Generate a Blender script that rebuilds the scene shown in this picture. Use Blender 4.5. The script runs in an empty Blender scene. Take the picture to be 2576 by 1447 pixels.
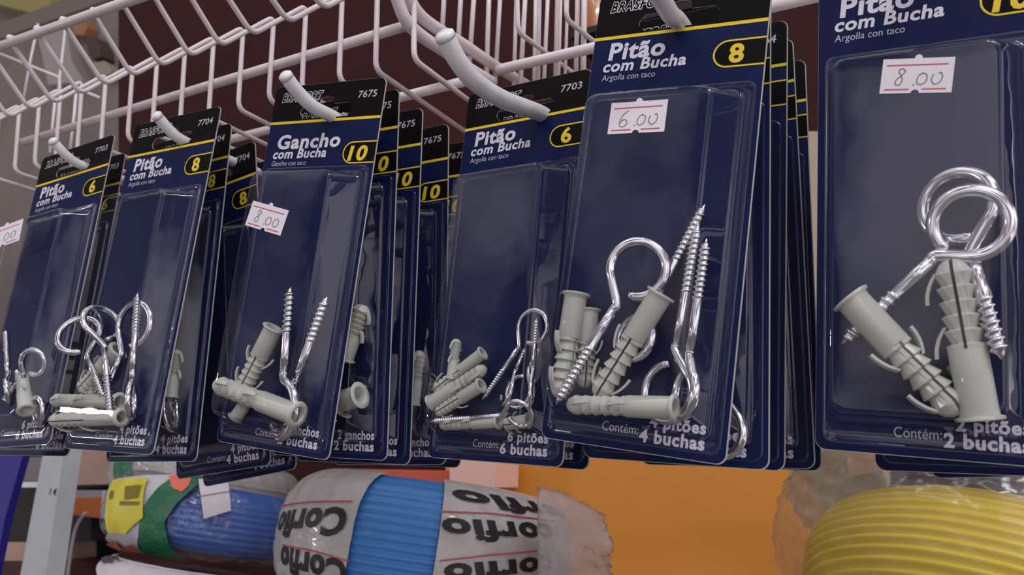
import bpy, bmesh, math, random
from mathutils import Vector, Matrix
random.seed(7)
PI = math.pi
SC = bpy.context.scene
COL = SC.collection

# ---------------------------------------------------------------- camera
FPX, CX, CY = 2000.0, 1288.0, 723.5
CAM = Vector((0.0, 0.0, 1.45))
# display axes (right, away, up) written in the camera's right/down/forward frame
AX = Vector((.867, -.07, -.491)).normalized()
AY = Vector((.497, .206, .843)); AY = (AY - AX * AY.dot(AX)).normalized()
AZ = AX.cross(AY)
M3 = Matrix((AX, AY, AZ))                      # camera vector -> world vector
cam_d = bpy.data.cameras.new('camera')
cam = bpy.data.objects.new('camera', cam_d); COL.objects.link(cam); SC.camera = cam
cam_d.sensor_width = 36; cam_d.lens = FPX / 2576 * 36
cam_d.clip_start = 0.01; cam_d.clip_end = 50
cr, cd, cf = M3 @ Vector((1, 0, 0)), M3 @ Vector((0, 1, 0)), M3 @ Vector((0, 0, 1))
cam.matrix_world = Matrix(((cr.x, -cd.x, -cf.x, CAM.x), (cr.y, -cd.y, -cf.y, CAM.y), (cr.z, -cd.z, -cf.z, CAM.z), (0, 0, 0, 1)))
cam_d.dof.use_dof = True; cam_d.dof.focus_distance = 0.345; cam_d.dof.aperture_fstop = 20

# ---------------------------------------------------------------- light, exposure
SC.view_settings.view_transform = 'Standard'; SC.view_settings.look = 'None'
SC.view_settings.gamma = 1; SC.view_settings.use_curve_mapping = False
SC.view_settings.exposure = 0.6
SC.cycles.transparent_max_bounces = 40
SC.cycles.max_bounces = 10
W_ = bpy.data.worlds.new('shop_ambient'); SC.world = W_; W_.use_nodes = True
nt = W_.node_tree; nt.nodes.clear()
out = nt.nodes.new('ShaderNodeOutputWorld'); bg = nt.nodes.new('ShaderNodeBackground')
tc = nt.nodes.new('ShaderNodeTexCoord'); nz = nt.nodes.new('ShaderNodeTexNoise'); rp = nt.nodes.new('ShaderNodeValToRGB')
nz.inputs['Scale'].default_value = 3.2; nz.inputs['Detail'].default_value = 3
rp.color_ramp.elements[0].position = .42; rp.color_ramp.elements[0].color = (.05, .042, .05, 1)
rp.color_ramp.elements[1].position = .62; rp.color_ramp.elements[1].color = (.86, .79, .83, 1)
nt.links.new(tc.outputs['Generated'], nz.inputs['Vector']); nt.links.new(nz.outputs['Fac'], rp.inputs['Fac'])
sx = nt.nodes.new('ShaderNodeSeparateXYZ'); mr = nt.nodes.new('ShaderNodeMapRange'); mx = nt.nodes.new('ShaderNodeVectorMath'); mx.operation = 'SCALE'
mr.inputs['From Min'].default_value = -.9; mr.inputs['From Max'].default_value = .4; mr.inputs['To Min'].default_value = .42; mr.inputs['To Max'].default_value = 1.1   # the left of the shop is darker
nt.links.new(tc.outputs['Generated'], sx.inputs[0]); nt.links.new(sx.outputs['X'], mr.inputs['Value'])
nt.links.new(rp.outputs['Color'], mx.inputs[0]); nt.links.new(mr.outputs['Result'], mx.inputs['Scale']); nt.links.new(mx.outputs['Vector'], bg.inputs['Color']); nt.links.new(bg.outputs['Background'], out.inputs['Surface'])
bg.inputs['Strength'].default_value = 1.25
def lamp(name, loc, target, sx, sy, power, color):
    l = bpy.data.lights.new(name, 'AREA'); l.shape = 'RECTANGLE'; l.size = sx; l.size_y = sy
    l.energy = power; l.color = color
    o = bpy.data.objects.new(name, l); COL.objects.link(o); o.location = CAM + Vector(loc)
    o.rotation_euler = (Vector(target) - Vector(loc)).to_track_quat('-Z', 'Y').to_euler()
    return o
lamp('fluorescent_ceiling_tube', (1.0, -.75, 1.9), (.1, .35, 0), 1.2, .09, 15, (.93, .98, 1))
lamp('fluorescent_ceiling_tube', (-.5, -.8, 1.9), (-.1, .35, 0), 1.2, .09, 3, (.93, .98, 1))
lamp('left_glare_lamp', (-2.42, -1.20, .19), (-.4, .27, 0), .34, .05, 3.5, (.97, .98, 1))  # narrow strip lamp added at the left for the glare low on the packs

# ---------------------------------------------------------------- helpers
def W(px, py, z):
    return CAM + M3 @ (Vector(((px - CX) / FPX, (py - CY) / FPX, 1)) * z)
def ray(px, py):
    return M3 @ Vector(((px - CX) / FPX, (py - CY) / FPX, 1))
def on_plane(px, py, point, normal):
    r = ray(px, py); return CAM + r * ((point - CAM).dot(normal) / r.dot(normal))
EX, EY, EZ = Vector((1, 0, 0)), Vector((0, 1, 0)), Vector((0, 0, 1))
def on_y(px, py, y): return on_plane(px, py, CAM + EY * y, EY)

MATS = {}
def mat(name, color, rough=.5, metal=0, coat=0, bump=None, noise=None, spec=.5, trans=0):
    if name in MATS: return MATS[name]
    m = bpy.data.materials.new(name); m.use_nodes = True; MATS[name] = m
    n = m.node_tree; b = n.nodes['Principled BSDF']
    c = (*[((v / 255 + .055) / 1.055) ** 2.4 if v > 10 else v / 255 / 12.92 for v in color], 1)
    b.inputs['Base Color'].default_value = c; b.inputs['Roughness'].default_value = rough
    b.inputs['Metallic'].default_value = metal; b.inputs['Coat Weight'].default_value = coat
    b.inputs['Specular IOR Level'].default_value = spec
    b.inputs['Subsurface Weight'].default_value = 0
    t = n.nodes.new('ShaderNodeTexCoord')
    if noise:                                   # (scale, strength): worn, uneven colour
        x = n.nodes.new('ShaderNodeTexNoise'); x.inputs['Scale'].default_value = noise[0]; x.inputs['Detail'].default_value = 6
        r = n.nodes.new('ShaderNodeValToRGB'); k = 1 - noise[1]
        r.color_ramp.elements[0].position = .35; r.color_ramp.elements[1].position = .7
        r.color_ramp.elements[0].color = (c[0] * k, c[1] * k, c[2] * k, 1); r.color_ramp.elements[1].color = c
        n.links.new(t.outputs['Object'], x.inputs['Vector']); n.links.new(x.outputs['Fac'], r.inputs['Fac'])
        n.links.new(r.outputs['Color'], b.inputs['Base Color'])
    if bump:                                    # (scale, distance)
        x = n.nodes.new('ShaderNodeTexNoise'); x.inputs['Scale'].default_value = bump[0]; x.inputs['Detail'].default_value = 4
        u = n.nodes.new('ShaderNodeBump'); u.inputs['Strength'].default_value = 1; u.inputs['Distance'].default_value = bump[1]
        n.links.new(t.outputs['Object'], x.inputs['Vector']); n.links.new(x.outputs['Fac'], u.inputs['Height'])
        n.links.new(u.outputs['Normal'], b.inputs['Normal'])
    return m
def film(name, tint, milky, gloss, rough, bump=None, edge=.55):
    """thin clear plastic: lets light straight through, mirrors more at grazing angles, a little milky"""
    if name in MATS: return MATS[name]
    m = bpy.data.materials.new(name); m.use_nodes = True; MATS[name] = m
    n = m.node_tree; n.nodes.clear(); N = n.nodes.new; L = n.links.new
    o = N('ShaderNodeOutputMaterial'); tr = N('ShaderNodeBsdfTransparent'); gl = N('ShaderNodeBsdfGlossy')
    df = N('ShaderNodeBsdfDiffuse'); m1 = N('ShaderNodeMixShader'); m2 = N('ShaderNodeMixShader')
    lw = N('ShaderNodeLayerWeight'); pw = N('ShaderNodeMath'); ml = N('ShaderNodeMath'); ad = N('ShaderNodeMath')
    lw.inputs['Blend'].default_value = .5
    pw.operation = 'POWER'; pw.inputs[1].default_value = 3.6; ml.operation = 'MULTIPLY'; ml.inputs[1].default_value = edge
    ad.operation = 'ADD'; ad.inputs[1].default_value = gloss; ad.use_clamp = True
    L(lw.outputs['Facing'], pw.inputs[0]); L(pw.outputs[0], ml.inputs[0]); L(ml.outputs[0], ad.inputs[0])
    tr.inputs['Color'].default_value = (*tint, 1); df.inputs['Color'].default_value = (.62, .6, .62, 1)
    gl.inputs['Roughness'].default_value = rough; gl.inputs['Color'].default_value = (1, 1, 1, 1)
    m1.inputs['Fac'].default_value = milky
    L(tr.outputs[0], m1.inputs[1]); L(df.outputs[0], m1.inputs[2])
    L(ad.outputs[0], m2.inputs['Fac']); L(m1.outputs[0], m2.inputs[1]); L(gl.outputs[0], m2.inputs[2])
    L(m2.outputs[0], o.inputs['Surface'])
    if bump:
        t = N('ShaderNodeTexCoord'); x = N('ShaderNodeTexNoise'); x.inputs['Scale'].default_value = bump[0]; x.inputs['Detail'].default_value = 3
        u = N('ShaderNodeBump'); u.inputs['Distance'].default_value = bump[1]
        L(t.outputs['Object'], x.inputs['Vector']); L(x.outputs['Fac'], u.inputs['Height']); L(u.outputs['Normal'], gl.inputs['Normal'])
    return m

def tag(o, label=None, cat=None, group=None, kind=None):
    for k, v in (('label', label), ('category', cat), ('group', group), ('kind', kind)):
        if v: o[k] = v
    return o
def link_mesh(name, me, parent=None, matrix=None):
    o = bpy.data.objects.new(name, me); COL.objects.link(o)
    if parent: o.parent = parent
    if matrix is not None: o.matrix_world = matrix
    return o
def mesh_of(name, bm, mats, smooth=False):
    bmesh.ops.recalc_face_normals(bm, faces=bm.faces)
    if smooth:
        for f in bm.faces: f.smooth = True
    me = bpy.data.meshes.new(name); bm.to_mesh(me); bm.free()
    for m in (mats if isinstance(mats, (list, tuple)) else [mats]): me.materials.append(m)
    return me
def obj(name, bm, mats, parent=None, smooth=False):
    return link_mesh(name, mesh_of(name, bm, mats, smooth), parent)
def empty(name, matrix=None, loc=None):
    o = bpy.data.objects.new(name, None); COL.objects.link(o); o.empty_display_size = .01
    if matrix is not None: o.matrix_world = matrix
    if loc is not None: o.location = loc
    return o
def catmull(pts, n=8):
    P = [Vector(p) for p in pts]; P = [P[0] * 2 - P[1]] + P + [P[-1] * 2 - P[-2]]; R = []
    for i in range(1, len(P) - 2):
        a, b, c, d = P[i - 1:i + 3]
        for k in range(n):
            t = k / n
            R.append(.5 * (2 * b + (c - a) * t + (2 * a - 5 * b + 4 * c - d) * t * t + (3 * b - a - 3 * c + d) * t ** 3))
    return R + [P[-2]]
def rounded(pts, r, n=5):
    """polyline with its corners rounded by radius r"""
    P = [Vector(p) for p in pts]; R = [P[0]]
    for i in range(1, len(P) - 1):
        a, b = (P[i - 1] - P[i]), (P[i + 1] - P[i]); q = min(r, a.length * .45, b.length * .45)
        s, e = P[i] + a.normalized() * q, P[i] + b.normalized() * q
        for k in range(n + 1):
            t = k / n; R.append(s * (1 - t) ** 2 + P[i] * 2 * t * (1 - t) + e * t * t)
    return R + [P[-1]]
def tube(bm, pts, rad, seg=10, cap=True, mi=0):
    P = [Vector(p) for p in pts]; n = len(P)
    rf = rad if callable(rad) else (lambda i, a: rad[i] if isinstance(rad, (list, tuple)) else rad)
    T = [(P[min(i + 1, n - 1)] - P[max(i - 1, 0)]).normalized() for i in range(n)]
    u = T[0].orthogonal().normalized(); rings = []
    for i in range(n):
        u = (u - T[i] * u.dot(T[i])).normalized(); v = T[i].cross(u)
        rings.append([bm.verts.new(P[i] + (u * math.cos(2 * PI * k / seg) + v * math.sin(2 * PI * k / seg)) * rf(i, k / seg)) for k in range(seg)])
    for i in range(n - 1):
        for k in range(seg):
            f = bm.faces.new((rings[i][k], rings[i][(k + 1) % seg], rings[i + 1][(k + 1) % seg], rings[i + 1][k])); f.material_index = mi
    if cap:
        for r in (rings[0][::-1], rings[-1]): bm.faces.new(r).material_index = mi
    return rings
def tube_bm(pts, rad, seg=10):
    bm = bmesh.new(); tube(bm, pts, rad, seg); return bm
def prism(bm, front, back, mi=0):
    a = [bm.verts.new(p) for p in front]; b = [bm.verts.new(p) for p in back]; n = len(a)
    fs = [bm.faces.new(a), bm.faces.new(b[::-1])]
    for i in range(n): fs.append(bm.faces.new((a[i], b[i], b[(i + 1) % n], a[(i + 1) % n])))
    for f in fs: f.material_index = mi
    return fs
def board(name, pix, y, depth, m, bevel=.0, parent=None):
    """a solid slab: outline seen at pixels pix on the plane y, going back by depth"""
    bm = bmesh.new(); F = [on_y(*p, y) for p in pix]
    prism(bm, F, [p + EY * depth for p in F])
    if bevel: bmesh.ops.bevel(bm, geom=bm.edges[:], offset=bevel, segments=2, affect='EDGES')
    return obj(name, bm, m, parent)
def eval_curve(cu):
    o = bpy.data.objects.new('tmp', cu); COL.objects.link(o)
    dg = bpy.context.evaluated_depsgraph_get(); dg.update()
    me = bpy.data.meshes.new_from_object(o.evaluated_get(dg)); bpy.data.objects.remove(o); return me
def shape_mesh(loops, extrude=0):
    """filled flat outline (first loop) with holes (the others)"""
    cu = bpy.data.curves.new('c', 'CURVE'); cu.dimensions = '2D'; cu.fill_mode = 'BOTH'; cu.extrude = extrude
    for lp in loops:
        s = cu.splines.new('POLY'); s.points.add(len(lp) - 1); s.use_cyclic_u = True
        for p, q in zip(s.points, lp): p.co = (q[0], q[1], 0, 1)
    return eval_curve(cu)
TXT = {}
def text_mesh(s, bold=0, shear=0, res=3, space=1.0):
    if space == 1: space = 1 + bold * 2.6
    k = (s, bold, shear, space)
    if k not in TXT:
        cu = bpy.data.curves.new('t', 'FONT'); cu.body = s; cu.size = 1; cu.offset = bold; cu.shear = shear; cu.space_character = space; cu.resolution_u = res
        cu.fill_mode = 'BOTH'
        TXT[k] = eval_curve(cu)
    return TXT[k]
def add_flat(bm, me, fn, mi):
    """copy a flat mesh into bm, every point through fn"""
    vs = [bm.verts.new(fn(v.co)) for v in me.vertices]
    for p in me.polygons:
        try: bm.faces.new([vs[i] for i in p.vertices]).material_index = mi
        except ValueError: pass
def fit_text(s, x0, x1, base, cap, bold=0, shear=0, space=1.0):
    """function placing text s between x0 and x1, capital height cap"""
    me = text_mesh(s, bold, shear, 3, space); xs = [v.co.x for v in me.vertices]; a, b = min(xs), max(xs)
    sx = (x1 - x0) / (b - a); sy = cap / .72
    return me, (lambda co: (x0 + (co.x - a) * sx, base + co.y * sy))
def rrect(x0, x1, y0, y1, r, n=6):
    R = []
    for cx, cy, a0 in ((x1 - r, y1 - r, 0), (x0 + r, y1 - r, 90), (x0 + r, y0 + r, 180), (x1 - r, y0 + r, 270)):
        for k in range(n + 1):
            a = math.radians(a0 + 90 * k / n); R.append((cx + r * math.cos(a), cy + r * math.sin(a)))
    return R
def loft(bm, loops, close=True, mi=0):
    prev = None
    for lp in loops:
        cur = [bm.verts.new(p) for p in lp]; n = len(cur)
        if prev:
            for i in range(n): bm.faces.new((prev[i], prev[(i + 1) % n], cur[(i + 1) % n], cur[i])).material_index = mi
        prev = cur
    if close: bm.faces.new(prev).material_index = mi
    return prev

# ---------------------------------------------------------------- materials
NAVY = mat('navy_print', (10, 23, 68), .48, noise=(60, .12), spec=.15)
BLACK = mat('black_print', (8, 5, 6), .5, spec=.1)
YEL = mat('yellow_print', (225, 195, 40), .4)
WHITE = mat('white_print', (212, 208, 220), .4)
GREYP = mat('grey_print', (182, 180, 192), .4)
EDGE = mat('card_edge', (170, 168, 165), .8)
BLIS = film('clear_blister', (.97, .97, .985), .002, .04, .009, bump=(22, .0005), edge=1.0)
PAPER = mat('sticker_paper', (226, 220, 226), .7)
REDL = mat('sticker_red', (190, 70, 100), .6)
PENCIL = mat('pencil', (95, 95, 100), .6)
PLUG = mat('grey_nylon', (186, 188, 178), .45, noise=(300, .08), coat=.1)
ZINC = mat('zinc_plated_steel', (222, 222, 228), .13, metal=1)
WIREM = mat('white_coated_wire', (222, 210, 212), .42, noise=(35, .10), coat=.2)
HOOKM = mat('white_plastic_coating', (238, 238, 240), .3, noise=(90, .14), coat=.3)

# ---------------------------------------------------------------- hanging packs
PW = .07; PH = 2.32; HT = -.285            # card width in metres; below/above the yellow line in card widths
POSES = {
 'E': [0.8664, -0.1442, 0.4781, 0.0428, 0.9753, 0.2166, -0.4975, -0.1672, 0.8512, 0.4884, -1.4541, 4.6747],
 'C': [0.8916, -0.12, 0.4366, 0.0407, 0.9816, 0.1866, -0.451, -0.1486, 0.8801, -1.7822, -1.2086, 5.8768],
 'B': [0.8768, -0.0841, 0.4735, -0.0507, 0.9629, 0.265, -0.4782, -0.2563, 0.84, -3.099, -1.0526, 6.4289],
 'F': [0.8746, -0.0486, 0.4824, -0.0088, 0.9932, 0.1161, -0.4848, -0.1058, 0.8682, 1.5931, -1.5162, 4.1272],
 'D': [0.8485, -0.0905, 0.5214, -0.0527, 0.9659, 0.2535, -0.5266, -0.2426, 0.8148, -0.3399, -1.133, 5.7437],
 'A': [0.8809, -0.0241, 0.4727, -0.1339, 0.9453, 0.2976, -0.454, -0.3254, 0.8294, -4.2472, -0.8989, 7.0955],
 'A2': [0.8791, -0.0425, 0.4748, -0.0922, 0.962, 0.2569, -0.4677, -0.2696, 0.8418, -4.2656, -0.8132, 7.3409],
 'B2': [0.88, -0.0113, 0.4749, -0.1054, 0.9701, 0.2185, -0.4632, -0.2424, 0.8525, -3.0827, -0.9145, 6.6449],
 'B3': [0.8772, 0.1202, 0.4649, -0.2139, 0.9646, 0.1543, -0.4299, -0.2348, 0.8718, -2.9384, -0.7135, 6.8507],
 'B4': [0.8743, 0.1462, 0.4628, -0.2454, 0.9559, 0.1615, -0.4187, -0.2547, 0.8717, -2.858, -0.5864, 7.0833],
 'C2': [0.8986, -0.0123, 0.4386, -0.0506, 0.9901, 0.1312, -0.4358, -0.1401, 0.8891, -1.7021, -1.0887, 6.0665],
 'C3': [0.8993, -0.0146, 0.4372, -0.0659, 0.9835, 0.1684, -0.4324, -0.1802, 0.8835, -1.565, -0.9969, 6.3085],
 'C4': [0.8996, 0.0072, 0.4367, -0.0927, 0.9803, 0.1747, -0.4269, -0.1976, 0.8825, -1.3902, -0.9105, 6.5793],
 'C5': [0.8993, -0.025, 0.4366, -0.0638, 0.9802, 0.1875, -0.4326, -0.1965, 0.8799, -1.2295, -0.8561, 6.8535],
 'D2': [0.848, -0.0934, 0.5217, -0.0477, 0.9669, 0.2507, -0.5278, -0.2375, 0.8155, -0.1572, -1.0603, 6.0134],
 'E2': [0.8753, -0.0697, 0.4785, -0.0382, 0.9765, 0.2121, -0.482, -0.2039, 0.8521, 0.556, -1.3243, 4.8731],
 'E3': [0.8749, -0.0756, 0.4784, -0.0319, 0.9766, 0.2127, -0.4833, -0.2013, 0.852, 0.7307, -1.2701, 5.1122],
 'E4': [0.8775, -0.0294, 0.4787, -0.0789, 0.9756, 0.2047, -0.473, -0.2174, 0.8538, 0.8539, -1.1887, 5.3305],
 'E5': [0.877, -0.042, 0.4786, -0.0664, 0.976, 0.2072, -0.4759, -0.2135, 0.8532, 1.0126, -1.1364, 5.5649],
 'F2': [0.8685, 0.02, 0.4953, -0.0689, 0.9943, 0.0808, -0.4909, -0.1043, 0.865, 1.8295, -1.3643, 4.3373],
 'F3': [0.87, 0.0732, 0.4875, -0.1387, 0.9853, 0.0997, -0.473, -0.1544, 0.8674, 2.0273, -1.2863, 4.5179],
}
def pose_matrix(k):
    a = POSES[k]; R = [Vector(a[i:i + 3]) for i in (0, 3, 6)]
    r1, r2, r3 = (Vector((R[0][j], R[1][j], R[2][j])) for j in range(3))
    x, y, z = M3 @ r1, M3 @ r3, -(M3 @ r2); t = CAM + M3 @ (Vector(a[9:12]) * PW)
    return Matrix(((x.x, y.x, z.x, t.x), (x.y, y.y, z.y, t.y), (x.z, y.z, z.z, t.z), (0, 0, 0, 1)))
PM = {k: pose_matrix(k) for k in POSES}
def in_pack(k, px, py, d):
    """point d card-widths in front of pack k's card, seen at pixel"""
    m = PM[k]; n = m.to_3x3() @ EY
    return on_plane(px, py, m @ Vector((0, -d * PW, 0)), n)

def hole_loop():
    c, y0, y1 = .5, -.125, -.022
    L = [(c + .2, -y0), (c + .07, -y0), (c + .06, -y0 + .045), (c, -y0 + .06), (c - .06, -y0 + .045), (c - .07, -y0), (c - .2, -y0)]
    for k in range(1, 6):
        a = PI / 2 + PI * k / 6; L.append((c - .2 + .035 * math.cos(a), -(y0 + y1) / 2 + .035 * math.sin(a)))
    L += [(c - .2, -y1), (c + .2, -y1)]
    for k in range(1, 6):
        a = -PI / 2 + PI * k / 6; L.append((c + .2 + .035 * math.cos(a), -(y0 + y1) / 2 + .035 * math.sin(a)))
    return L
def card_mesh(title, second, num, code, line1, line2, dt=0, dp=0):
    bm = bmesh.new(); T = .006
    lay = lambda h: (lambda co: Vector((co[0] * PW, -h * PW, co[1] * PW)))
    me = shape_mesh([rrect(0, 1, -PH, -HT, .05), hole_loop()], T / 2)      # board: z -> y
    vs = [bm.verts.new((v.co.x * PW, (-v.co.z + T / 2) * PW, v.co.y * PW)) for v in me.vertices]
    for p in me.polygons:
        f = bm.faces.new([vs[i] for i in p.vertices])
        f.material_index = 1
    add_flat(bm, shape_mesh([rrect(.001, .9935, -PH + .0035, -HT - .001, .049), hole_loop()]), lay(.0005), 0)
    add_flat(bm, shape_mesh([rrect(.001, .9935, 0.0, -HT - .002, .048), hole_loop()]), lay(.0015), 2)
    bx = lambda x0, x1, y0, y1: shape_mesh([[(x0, y0), (x1, y0), (x1, y1), (x0, y1)]])
    add_flat(bm, bx(.001, .9935, -.010, .010), lay(.0025), 3)
    # number tab
    p0, p1 = -.255 - dp, -.095 - dp; r = (p1 - p0) / 2; cyy = (p0 + p1) / 2
    def pill(g, x1):
        L = [(x1, p1 + g), (.717 + r, p1 + g)] + [(.717 + r - (r + g) * math.sin(PI * k / 12), cyy + (r + g) * math.cos(PI * k / 12)) for k in range(1, 12)] + [(.717 + r, p0 - g), (x1, p0 - g)]
        return shape_mesh([L])
    add_flat(bm, pill(.0, .9935), lay(.0025), 3); add_flat(bm, pill(-.010, .9936), lay(.0035), 2)
    def put(s, x0, x1, v, cap, mi, bold=.02, shear=0, h=.002):
        m, fn = fit_text(s, x0, x1, -v, cap, bold, shear)
        add_flat(bm, m, lambda co: lay(h)(fn(co)), mi)
    if len(num) == 1: put(num, .805, .885, .227 + dp, .105, 3, .035, 0, .005)
    else: put(num, .765, .93, .232 + dp, .105, 3, .035, .15, .005)
    put(title, .102, .442 if title[0] == 'P' else .68, .138 + dt, .104, 4, .034, .08)
    put('com Bucha', .078, .571, .212 + dt, .07, 4, .03, .15)
    put(second, .077, .40, .267 + dt, .038, 5, .0, .12)
    if code: put(code, .775, .935, -.150, .052, 5, .012, .1, .003)
    m, fn = fit_text('BRASFORT', .075, .46, .165, .062, .085, .28, 1.16)
    add_flat(bm, m, lambda co: lay(.003)(fn(co)), 4)
    add_flat(bm, text_mesh('BRASFORT', .018, .28, 3, 1.16), lambda co: lay(.005)(fn(co)), 2)
    put('Contém:', .347, .545, 2.234, .052, 5, .0)
    put(line1, .60 if line1[2] == 'p' else .58, .888, 2.185, .060, 4, .036)
    put(line2, .552, .888, 2.262, .064, 4, .036)
    me = bpy.data.meshes.new('printed_card'); bm.to_mesh(me); bm.free()
    for q in (NAVY, EDGE, BLACK, YEL, WHITE, GREYP): me.materials.append(q)
    return me
CARDS = {
 'p6': card_mesh('Pitão', 'Argolla con taco', '6', '7703', '6 pitões', '6 buchas'),
 'p8': card_mesh('Pitão', 'Argolla con taco', '8', '7704', '4 pitões', '4 buchas'),
 'g10': card_mesh('Gancho', 'Gancho con taco', '10', '7675', '2 ganchos', '2 buchas', .06, .075),
 'p10': card_mesh('Pitão', 'Argolla con taco', '10', '', '2 pitões', '2 buchas'),
}
BD = .185                                       # blister depth in card widths
def blister_mesh():
    bm = bmesh.new()
    def lp(u0, u1, v0, v1, r, y): return [Vector((a * PW, -y * PW, b * PW)) for a, b in rrect(u0, u1, -v1, -v0, r)]
    loft(bm, [lp(.03, .97, .345, 2.285, .05, .004), lp(.032, .968, .347, 2.283, .05, .012), lp(.042, .958, .357, 2.273, .045, .012), lp(.045, .955, .36, 2.27, .045, .006),
              lp(.042, .905, .388, 2.212, .06, .006), lp(.046, .895, .395, 2.203, .06, .012), lp(.052, .885, .402, 2.195, .06, .03),
              lp(.078, .80, .422, 2.133, .07, BD - .022), lp(.082, .795, .427, 2.127, .07, BD - .008), lp(.092, .785, .437, 2.117, .065, BD - .001),
              lp(.104, .773, .449, 2.105, .06, BD), lp(.16, .72, .52, 2.03, .06, BD + .001), lp(.25, .62, .65, 1.9, .06, BD + .0015)])
    return mesh_of('clear_blister', bm, BLIS, True)
BLME = blister_mesh()
STROKES = {'6': [[(.7, 1), (.35, .75), (.15, .35), (.2, .05), (.5, 0), (.7, .2), (.6, .42), (.35, .42), (.18, .25)]],
 '8': [[(.75, .85), (.55, 1), (.35, .85), (.5, .6), (.6, .35), (.45, .05), (.2, .1), (.25, .35), (.55, .6), (.75, .85)]],
 '.': [[(.4, .02), (.5, .06)]],
 '0': [[(.55, .72), (.28, .55), (.2, .2), (.42, .05), (.72, .22), (.76, .58), (.5, .72)]],
 'u': [[(.3, .62), (.2, .3), (.42, .05), (.72, .2), (.82, .5), (.7, .72), (.6, .66)]]}
def sticker_mesh(text):
    """price label about 1 x .6, notch below and tab above, handwritten price"""
    bm = bmesh.new()
    L = [(-.5, -.3), (-.06, -.3)] + [(.06 * -math.cos(PI * k / 6), -.3 + .06 * math.sin(PI * k / 6)) for k in range(1, 6)] + [(.06, -.3), (.5, -.3), (.5, .3), (.055, .3)] \
        + [(.055 * math.cos(PI * k / 6), .31 + .055 * math.sin(PI * k / 6)) for k in range(1, 6)] + [(-.055, .3), (-.5, .3)]
    me = shape_mesh([L], .004)
    vs = [bm.verts.new((v.co.x, -v.co.z, v.co.y)) for v in me.vertices]
    for p in me.polygons: bm.faces.new([vs[i] for i in p.vertices])
    for y, a, b in ((.185, -.44, .42), (-.235, -.44, -.09), (-.235, .09, .42)):
        f = bm.faces.new([bm.verts.new(q) for q in ((a, -.006, y - .012), (b, -.006, y - .012), (b, -.006, y + .012), (a, -.006, y + .012))]); f.material_index = 1
    x = -.34
    for ch in text:
        for st in STROKES[ch]:
            P = catmull([Vector((x + a * .24, -.006, -.17 + b * .3)) for a, b in st], 5)
            tube(bm, P, .007, 5, True, 2)
        x += .1 if ch == '.' else .2
    return mesh_of('price_sticker', bm, [PAPER, REDL, PENCIL])
PACKGRP = {'A': 'small screw eye packs numbered 6 on the far left hook', 'B': 'screw eye packs numbered 8 on the second hook from the left', 'C': 'screw hook packs numbered 10 on the third hook from the left',
           'D': 'screw eye packs numbered 6 on the middle hook', 'E': 'screw eye packs numbered 8 with the 6.00 price', 'F': 'screw eye packs numbered 10 at the right edge'}
PACKS = [
 ('A', 'p6', 'navy carded screw eye pack numbered 6, frontmost at the far left edge'),
 ('A2', 'p6', 'navy carded pack peeking out behind the leftmost pack numbered 6'),
 ('B', 'p8', 'navy carded screw eye pack numbered 8, frontmost on the second hook from the left'),
 ('B2', 'p8', 'navy carded pack numbered 8 directly behind the front one on the second hook'),
 ('B3', 'p8', 'navy carded pack numbered 8 third on the second hook, tilted clockwise'),
 ('B4', 'p8', 'last navy carded pack on the second hook, mostly hidden behind the hook pack numbered 10'),
 ('C', 'g10', 'navy carded screw hook pack numbered 10 with tilted price sticker, frontmost of its stack'),
 ('C2', 'g10', 'navy carded screw hook pack numbered 10 second in its stack, plug mouth showing'),
 ('C3', 'g10', 'navy carded screw hook pack numbered 10 third in its stack'),
 ('C4', 'g10', 'navy carded screw hook pack numbered 10 fourth in its stack, pale plug tip showing'),
 ('C5', 'g10', 'navy carded screw hook pack numbered 10 rearmost, half hidden by the pack marked 7703'),
 ('D', 'p6', 'navy carded screw eye pack numbered 6 marked 7703 in the middle of the display'),
 ('D2', 'p6', 'navy carded pack directly behind the middle pack numbered 6'),
 ('E', 'p8', 'large navy carded screw eye pack numbered 8 with 6.00 price sticker, frontmost'),
 ('E2', 'p8', 'navy carded pack directly behind the pack priced 6.00'),
 ('E3', 'p8', 'navy carded pack third behind the 6.00 sticker, showing a thin strip'),
 ('E4', 'p8', 'navy carded pack fourth behind the 6.00 sticker, slanted strip'),
 ('E5', 'p8', 'rearmost navy carded pack of the stack priced 6.00, beside the beige board'),
 ('F', 'p10', 'navy carded screw eye pack numbered 10 with 8.00 price sticker at the right edge'),
 ('F2', 'p10', 'navy carded pack whose bottom edge shows below the 8.00 pack'),
 ('F3', 'p10', 'rearmost navy carded pack at the right, lowest bottom edge below the 8.00 pack'),
]
ROOT = {}
for k, kind, label in PACKS:
    r = empty('blister_pack', PM[k]); tag(r, label, 'hardware pack', PACKGRP[k[0]]); ROOT[k] = r
    link_mesh('printed_card', CARDS[kind], r); link_mesh('clear_blister', BLME, r)
bpy.context.view_layer.update()
def sticker(k, text, tl, tr, bl, label):
    """label stuck on the front of pack k's blister, corners seen at these pixels"""
    m = PM[k].inverted(); d = BD + .006
    a, b, c = (m @ in_pack(k, *p, d) for p in (tl, tr, bl))
    x = (b - a); z = (a - c); ang = math.atan2(x.z, x.x); ctr = (b + c) / 2
    o = link_mesh('price_sticker', sticker_mesh(text), ROOT[k])
    o.location = ctr; o.rotation_euler = (0, -ang, 0); o.scale = (x.length, .3 * PW, z.length / .6)
    o['label'] = label
sticker('E', '6.0u', (1538, 260), (1680, 250), (1529, 338), 'white price sticker reading 6.00')
sticker('F', '8.0u', (2222, 150), (2403, 143), (2213, 236), 'white price sticker reading 8.00')
sticker('C', '8.00', (633, 504), (722, 529), (621, 567), 'small tilted price sticker reading 8.00')
sticker('A', '8.00', (-25, 582), (57, 551), (-33, 634), 'price sticker cut by the picture edge')

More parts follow.
